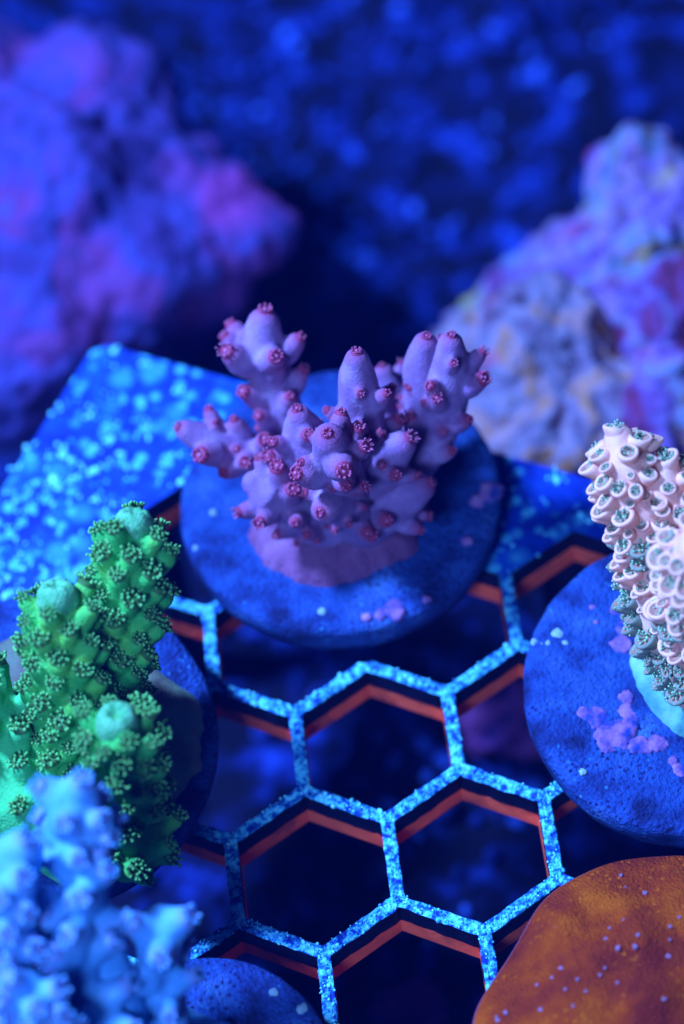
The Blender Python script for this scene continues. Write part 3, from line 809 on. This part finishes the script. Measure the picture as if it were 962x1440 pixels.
M['mint'] = ramp_mat('mint_growing_edge', [(0.36, (0.05, 0.20, 0.20)), (0.5, (0.12, 0.34, 0.27)), (0.66, (0.24, 0.46, 0.34))], 2, 5, 0.6, 0.3, 25, sss=.2)
pol_teal = [polyp_mesh('teal_polyp_%s' % c, 10, .045, .06 + .014 * i, .0105, .25 + .2 * i, [M['brown'], M['teal'], M['teal_tip'], M['teal_tip']], .06, 1.2, 1 + (i > 0), True, .3) for i, c in enumerate(('shut', 'half', 'spread'))]
def cup_mesh(name, mats):
    """short tube with a thick rounded lip and a recessed brown floor"""
    prof = [(.112, -.18, 0), (.114, -.06, 0), (.118, .02, 0), (.114, .058, 0), (.096, .074, 0), (.074, .060, 0), (.062, .038, 1), (.052, .022, 1), (.0, .018, 1)]
    seg = 16; vs, fs, fm = [], [], []
    for r, z, m_ in prof[:-1]:
        for k in range(seg):
            a = 2 * math.pi * k / seg
            vs.append(V(math.cos(a) * r, math.sin(a) * r, z + (.045 * math.cos(a) if z > .01 else 0)))   # lip longer on one side
    for i in range(len(prof) - 2):
        for k in range(seg):
            fs.append((i * seg + k, i * seg + (k + 1) % seg, (i + 1) * seg + (k + 1) % seg, (i + 1) * seg + k)); fm.append(prof[i + 1][2])
    fs.append(tuple((len(prof) - 2) * seg + k for k in range(seg))); fm.append(1)
    return mesh_data(name, vs, fs, mats, fm)
cup = cup_mesh('corallite_cup', [M['cream'], M['brown']])
cup_low = cup_mesh('corallite_cup_grey', [M['cream_low'], M['brown']])

t = Thing('coral_frag', 'cream pink coral with cup-shaped polyps on the plug at the right edge', 'coral', P(970, 955, 0), 'coral frags on round plugs')
pr = Plug(t, 970, 957, 235, 4, 0.55, 0.42, 9.0)
mound(t, pr, 985, 940, .64, .64, .28, M['mint'], seed=6.6, lip=.03, power=2)
for q in ((868, 1030, .17, 2.2, 1.1), (840, 1008, .10, 8.1, 1.3), (822, 1003, .06, 18.1, 1.2), (900, 1048, .09, 4.9, 1.2), (925, 1045, .09, 14.9, 1.2), (885, 1005, .12, 5.5, .8), (880, 980, .08, 25.5, .8), (872, 905, .11, 6.1, .9), (880, 880, .12, 3.6, .8), (868, 860, .08, 33.6, .8), (832, 855, .045, 1.8, 1), (838, 875, .04, 41.8, 1), (958, 1085, .09, 7.2, 1), (945, 1070, .05, 17.2, 1), (855, 1052, .05, 11.9, 1.4)):
    pr.patch('coralline_patch', q[0], q[1], q[2], M['coralline'], q[3], .04, q[4])
for q in ((784, 890, .06, 2.9), (770, 905, .035, 4.0), (796, 905, .035, 5.0), (820, 1085, .035, 6.0), (752, 902, .035, 8.0), (762, 906, .025, 9.0)):
    pr.patch('pale_patch', q[0], q[1], q[2], M['pale_spot'], q[3], .03)
fing = [
    resample(pix((985, 955, .7, .34), (950, 880, 1.2, .31), (925, 790, 1.7, .30), (898, 700, 2.2, .285), (880, 645, 2.5, .23), (872, 622, 2.62, .15))),
    resample(pix((945, 800, 1.5, .28), (938, 730, 2.0, .28), (937, 685, 2.35, .21), (938, 660, 2.5, .13))),
    resample(pix((1000, 930, .9, .36), (995, 860, 1.7, .34), (988, 800, 2.35, .31), (985, 770, 2.75, .2))),
    resample(pix((960, 780, 1.5, .28), (985, 730, 2.0, .28), (1000, 675, 2.45, .2))),
]
for fi, ax in enumerate(fing):
    geo = tube(ax, 20)
    me = fuse('branch', geo, [M['cream']], .03, 2, t.base, lambda c: .02 * noise.noise(c * 6))
    o = t.add_mesh('branch', me)
    hmax = max(p.z for p, r in ax)
    td = (ax[-1][0] - ax[-3][0]).normalized()
    ap = ax[-1][0] + td * ax[-1][1] * .62
    t.place('corallite', cup, ap, td, o, .85); t.place('polyp', pol_teal[1], ap + td * .02, td, o, .85)
    for c, r, rad, D, u in spiral_points(ax, .158, .06, .995, fi * 2.1 + .4, .15):
        out = (rad * .80 + D * .50 + V(random.uniform(-.15, .15), random.uniform(-.15, .15), .15)).normalized()
        p = c + rad * r * .92 + out * random.uniform(.0, .09)
        if hidden_in(p, fing, ax, .95): continue
        if (p - pr.c).dot(pr.n) < .3: continue
        low = p.z < 1.65 + random.uniform(-.45, .45)
        s = random.choice((.4, .5, .6, .65, .7, .8, .9)) * random.uniform(.9, 1.1)
        # the longer lip faces down and out
        z = out; dn = (-D + D.dot(z) * z).normalized()
        q0 = Vector((0, 0, 1)).rotation_difference(z)
        ang = math.atan2((q0.inverted() @ dn).y, (q0.inverted() @ dn).x)
        cu = t.place('corallite', cup_low if low else cup, p, out, o, (s * random.uniform(.85, 1.15), s * random.uniform(.85, 1.15), s * random.uniform(.8, 1.3)), ang)
        t.place('polyp', pol_teal[2] if low and random.random() < .7 else random.choice(pol_teal[:2]), p + out * .02 * s, out, o, s * (1.15 if low else random.uniform(.8, 1.05)))

# ---------------------------------------------------------------- ORANGE PLATING CORAL, lower right
M['orangecoral'] = ramp_mat('orange_brown_coral', [(0.36, (0.20, 0.018, 0.009)), (0.45, (0.29, 0.030, 0.008)), (0.54, (0.37, 0.044, 0.005)), (0.68, (0.54, 0.088, 0.005))], 1.8, 12, 0.9, 1.0, 40, 0.05, sss=0.1, spec=.02,
                            spots=[((0.60, 0.11, 0.006), 13, 0.08, 0.22, (1.4, 0.48))])
M['violet_edge'] = ramp_mat('violet_growing_edge', [(0.3, (0.20, 0.035, 0.05)), (0.7, (0.30, 0.06, 0.09))], 3, 5, 0.6, 0.4, 25, sss=.1)
M['violet'] = ramp_mat('violet_dot_polyp', [(0.3, (0.30, 0.13, 0.20)), (0.7, (0.42, 0.20, 0.27))], 20, 2, 0.5, 0.0)
t = Thing('plating_coral', 'orange brown plating coral with tiny violet dots at the lower right', 'coral', P(915, 1450, 0))
outl = [(664, 1445), (672, 1415), (690, 1385), (708, 1360), (722, 1338), (738, 1310), (752, 1283), (768, 1262), (790, 1245), (815, 1232), (842, 1219), (872, 1210), (905, 1206), (940, 1204), (975, 1203),
        (1030, 1215), (1085, 1250), (1130, 1310), (1155, 1390), (1155, 1480), (1120, 1570), (1050, 1640), (950, 1680), (850, 1675), (760, 1630), (700, 1560), (670, 1490)]
ZE = .42
op = [P(a, b, ZE) for a, b in outl]
cc = P(915, 1435, ZE); n0 = len(op); vs = []; fs = []; fm = []
sub = 4; ring = []
for i in range(n0):
    for k in range(sub):
        p0, p1, p2, p3 = op[(i - 1) % n0], op[i], op[(i + 1) % n0], op[(i + 2) % n0]; u = k / sub
        ring.append(0.5 * (2 * p1 + (p2 - p0) * u + (2 * p0 - 5 * p1 + 4 * p2 - p3) * u * u + (3 * p1 - p0 - 3 * p2 + p3) * u ** 3))
for _ in range(10):
    ring = [(ring[k - 1] + ring[k] * 2 + ring[(k + 1) % len(ring)]) / 4 for k in range(len(ring))]
seg = len(ring)
def plate_h(p, e):
    ridg = .05 * (1 - abs(noise.noise(p * 1.7 + V(5, 1, 0))) * 2.4) * .6 + .045 * noise.noise(p * 1.3) + .022 * noise.noise(p * 3.2) + .014 * noise.noise(p * 9)
    swirl = .018 * math.sin(9 * (e * 1.7 + .35 * noise.noise(p * .8)))
    return .34 * (1 - e ** 2.2) + (ridg + swirl) * min(1, (1.02 - e) * 8)
prof = [k / 30 for k in range(1, 31)]
vs.append(cc + V(0, 0, plate_h(cc, 0)))
for e in prof:
    for p in ring:
        q = cc.lerp(p, e); vs.append(V(q.x, q.y, ZE + plate_h(q, e)))
for e, dz in ((1.012, -.03), (1.01, -.07), (.97, -.12), (.80, -.18), (.3, -.25)):
    for p in ring:
        q = cc.lerp(p, e); vs.append(V(q.x, q.y, ZE + dz))
for k in range(seg): fs.append((0, 1 + (k + 1) % seg, 1 + k)); fm.append(0)
rows = len(prof) + 5
for i in range(rows - 1):
    for k in range(seg):
        a = 1 + i * seg; b = a + seg; k2 = (k + 1) % seg
        fs.append((a + k, a + k2, b + k2, b + k)); fm.append(1 if i >= 29 else 0)
fs.append(tuple(1 + (rows - 1) * seg + k for k in range(seg))); fm.append(0)
body = t.add('coral_plate', (vs, fs), [M['orangecoral'], M['violet_edge']], fmat=fm)
t.add('plug_stem', tube([(cc - V(0, 0, .5), .45), (cc - V(0, 0, 1.2), .28)], 18), M['plug'])
pol_dot = polyp_mesh('violet_polyp', 7, .016, .012, .009, .5, [M['violet']] * 4, .024, 1.2, 1, True, .3)
dots = [(873, 1231), (879, 1249), (907, 1256), (783, 1305), (798, 1306), (820, 1300), (857, 1305), (878, 1294), (852, 1321), (897, 1315), (942, 1303), (942, 1321), (893, 1331), (869, 1333), (789, 1362), (776, 1375), (755, 1385),
        (812, 1377), (851, 1361), (844, 1371), (908, 1364), (824, 1394), (795, 1391), (806, 1415), (711, 1424), (700, 1435), (698, 1430), (934, 1405), (868, 1382), (881, 1392), (828, 1437), (940, 1345), (955, 1290), (760, 1420), (890, 1420)]
for a, b in dots:
    h = ZE + .2
    for _ in range(8):
        q = P(a, b, h)
        # radial fraction of this spot inside the outline
        v = V(q.x - cc.x, q.y - cc.y, 0); an = math.atan2(v.y, v.x)
        rp = min(ring, key=lambda p: abs(math.remainder(math.atan2(p.y - cc.y, p.x - cc.x) - an, 2 * math.pi)))
        e = min(1, v.length / (rp - cc).length); h = ZE + plate_h(q, e)
    t.place('polyp', pol_dot, P(a, b, h), V(v.x * .12, v.y * .12, 1), body, random.uniform(.4, .75))

# ---------------------------------------------------------------- BLUE CORAL, lower left, nearest the viewer
M['blue'] = ramp_mat('blue_coral_skin', [(0.3, (0.05, 0.22, 0.44)), (0.5, (0.09, 0.33, 0.56)), (0.7, (0.16, 0.40, 0.60))], 2.5, 5, 0.6, 0.3, 40, .012, sss=.2)
tint(M['blue'], (0.18, 0.27, 0.55), .5)
M['blue_mouth'] = ramp_mat('violet_mouth', [(0.3, (0.13, 0.20, 0.40)), (0.7, (0.20, 0.28, 0.48))], 12, 3, 0.6, 0.1)
pol_blue = polyp_mesh('blue_polyp', 8, .05, .03, .013, .2, [M['blue_mouth'], M['blue_mouth'], M['blue'], M['blue_mouth']], .062, 1.1, 1, True, .2)
t = Thing('coral_frag', 'knobbly pale blue coral in the lower left corner, nearest the viewer', 'coral', P(265, 1535, 0), 'coral frags on round plugs')
pb = Plug(t, 268, 1537, 215, 0, 0.42, 0.40, 13.0)
pb.patch('pale_patch', 425, 1418, .05, M['pale_spot'], 4.0, .03)
pb.patch('pale_patch', 385, 1395, .04, M['pale_spot'], 5.0, .03)
mound(t, pb, 215, 1545, .9, .75, .55, M['blue'], seed=3.3, lip=.07)
bk = dict(skin=M['blue'], pol=pol_blue, voxel=.026, smooth=2, fat=.66, knob=1.02, push=.07)
acro_branch(t, [(210, 1520, 0.78, .34), (235, 1440, 1.20, .28), (225, 1370, 1.55, .24), (222, 1310, 1.89, .235), (224, 1292, 1.98, .18)],
            [(205, 1302, 1.96, .11), (246, 1296, 1.93, .12), (228, 1345, 1.93, .135), (193, 1375, 1.61, .12), (255, 1375, 1.48, .08), (262, 1325, 1.55, .07), (175, 1420, 1.40, .10), (240, 1425, 1.48, .09)], axial=False, **bk)
acro_branch(t, [(200, 1530, 0.78, .36), (165, 1400, 1.55, .30), (125, 1280, 2.10, .27), (105, 1180, 2.45, .26), (105, 1135, 2.66, .2)],
            [(78, 1115, 2.66, .13), (113, 1112, 2.76, .15), (143, 1120, 2.59, .09), (95, 1155, 2.74, .13), (135, 1150, 2.62, .11), (160, 1150, 2.51, .12), (62, 1150, 2.51, .13), (60, 1200, 2.31, .12), (150, 1175, 2.45, .1), (110, 1200, 2.45, .11),
             (130, 1230, 2.31, .11), (115, 1260, 2.24, .10)], axial=False, **bk)
acro_branch(t, [(180, 1520, 0.78, .36), (120, 1420, 1.55, .30), (110, 1330, 2.04, .27), (128, 1250, 2.31, .2)],
            [(135, 1222, 2.34, .13), (58, 1260, 2.24, .13), (120, 1262, 2.39, .11), (65, 1290, 2.24, .15), (150, 1285, 2.10, .08), (105, 1310, 2.24, .11), (80, 1335, 2.17, .13), (128, 1335, 1.96, .10), (75, 1350, 2.04, .11), (150, 1330, 1.89, .07), (45, 1365, 2.10, .12)], axial=False, **bk)
acro_branch(t, [(170, 1530, 0.78, .36), (60, 1430, 1.69, .32), (20, 1330, 2.17, .30), (10, 1250, 2.45, .28), (8, 1222, 2.56, .2)],
            [(20, 1205, 2.59, .17), (-10, 1215, 2.59, .14), (30, 1235, 2.59, .14), (5, 1260, 2.59, .15), (30, 1275, 2.45, .12), (15, 1310, 2.39, .14), (-15, 1330, 2.39, .13), (10, 1350, 2.31, .12), (38, 1330, 2.24, .11), (25, 1385, 2.10, .11), (60, 1180, 2.31, .10)], axial=False, **bk)
acro_branch(t, [(170, 1540, 0.78, .34), (90, 1470, 1.69, .30), (50, 1420, 2.04, .28), (40, 1400, 2.14, .2)],
            [(28, 1385, 2.24, .13), (82, 1388, 2.17, .13), (55, 1415, 2.24, .13), (10, 1400, 2.24, .13), (5, 1430, 2.24, .12), (85, 1425, 2.10, .11), (110, 1440, 1.96, .11), (40, 1445, 2.24, .12)], axial=False, **bk)
acro_branch(t, [(190, 1540, 0.78, .34), (150, 1460, 1.40, .28), (135, 1410, 1.69, .22)],
            [(125, 1385, 1.75, .10), (150, 1400, 1.69, .10), (120, 1430, 1.69, .10), (165, 1440, 1.55, .10), (140, 1365, 1.69, .07)], axial=False, **bk)

# ---------------------------------------------------------------- the water: a faint blue veil round everything
hz = bpy.data.materials.new('blue_water_haze'); hz.use_nodes = True
nt = hz.node_tree
for nd in list(nt.nodes):
    if nd.type == 'BSDF_PRINCIPLED': nt.nodes.remove(nd)
vol = nt.nodes.new('ShaderNodeVolumePrincipled')
vol.inputs['Color'].default_value = (0.02, 0.13, 1.0, 1); vol.inputs['Density'].default_value = 0.06
nt.links.new(vol.outputs[0], nt.nodes['Material Output'].inputs['Volume'])
hv = [V(x, y, z) for z in (-6.5, 24) for x, y in ((-23, -20), (23, -20), (23, 27), (-23, 27))]
hf = [(3, 2, 1, 0), (4, 5, 6, 7), (0, 1, 5, 4), (1, 2, 6, 5), (2, 3, 7, 6), (3, 0, 4, 7)]
haze = link('haze', mesh_data('haze', hv, hf, hz, smooth=False))
tag(haze, 'faint blue haze of the tank water', 'haze', kind='stuff')
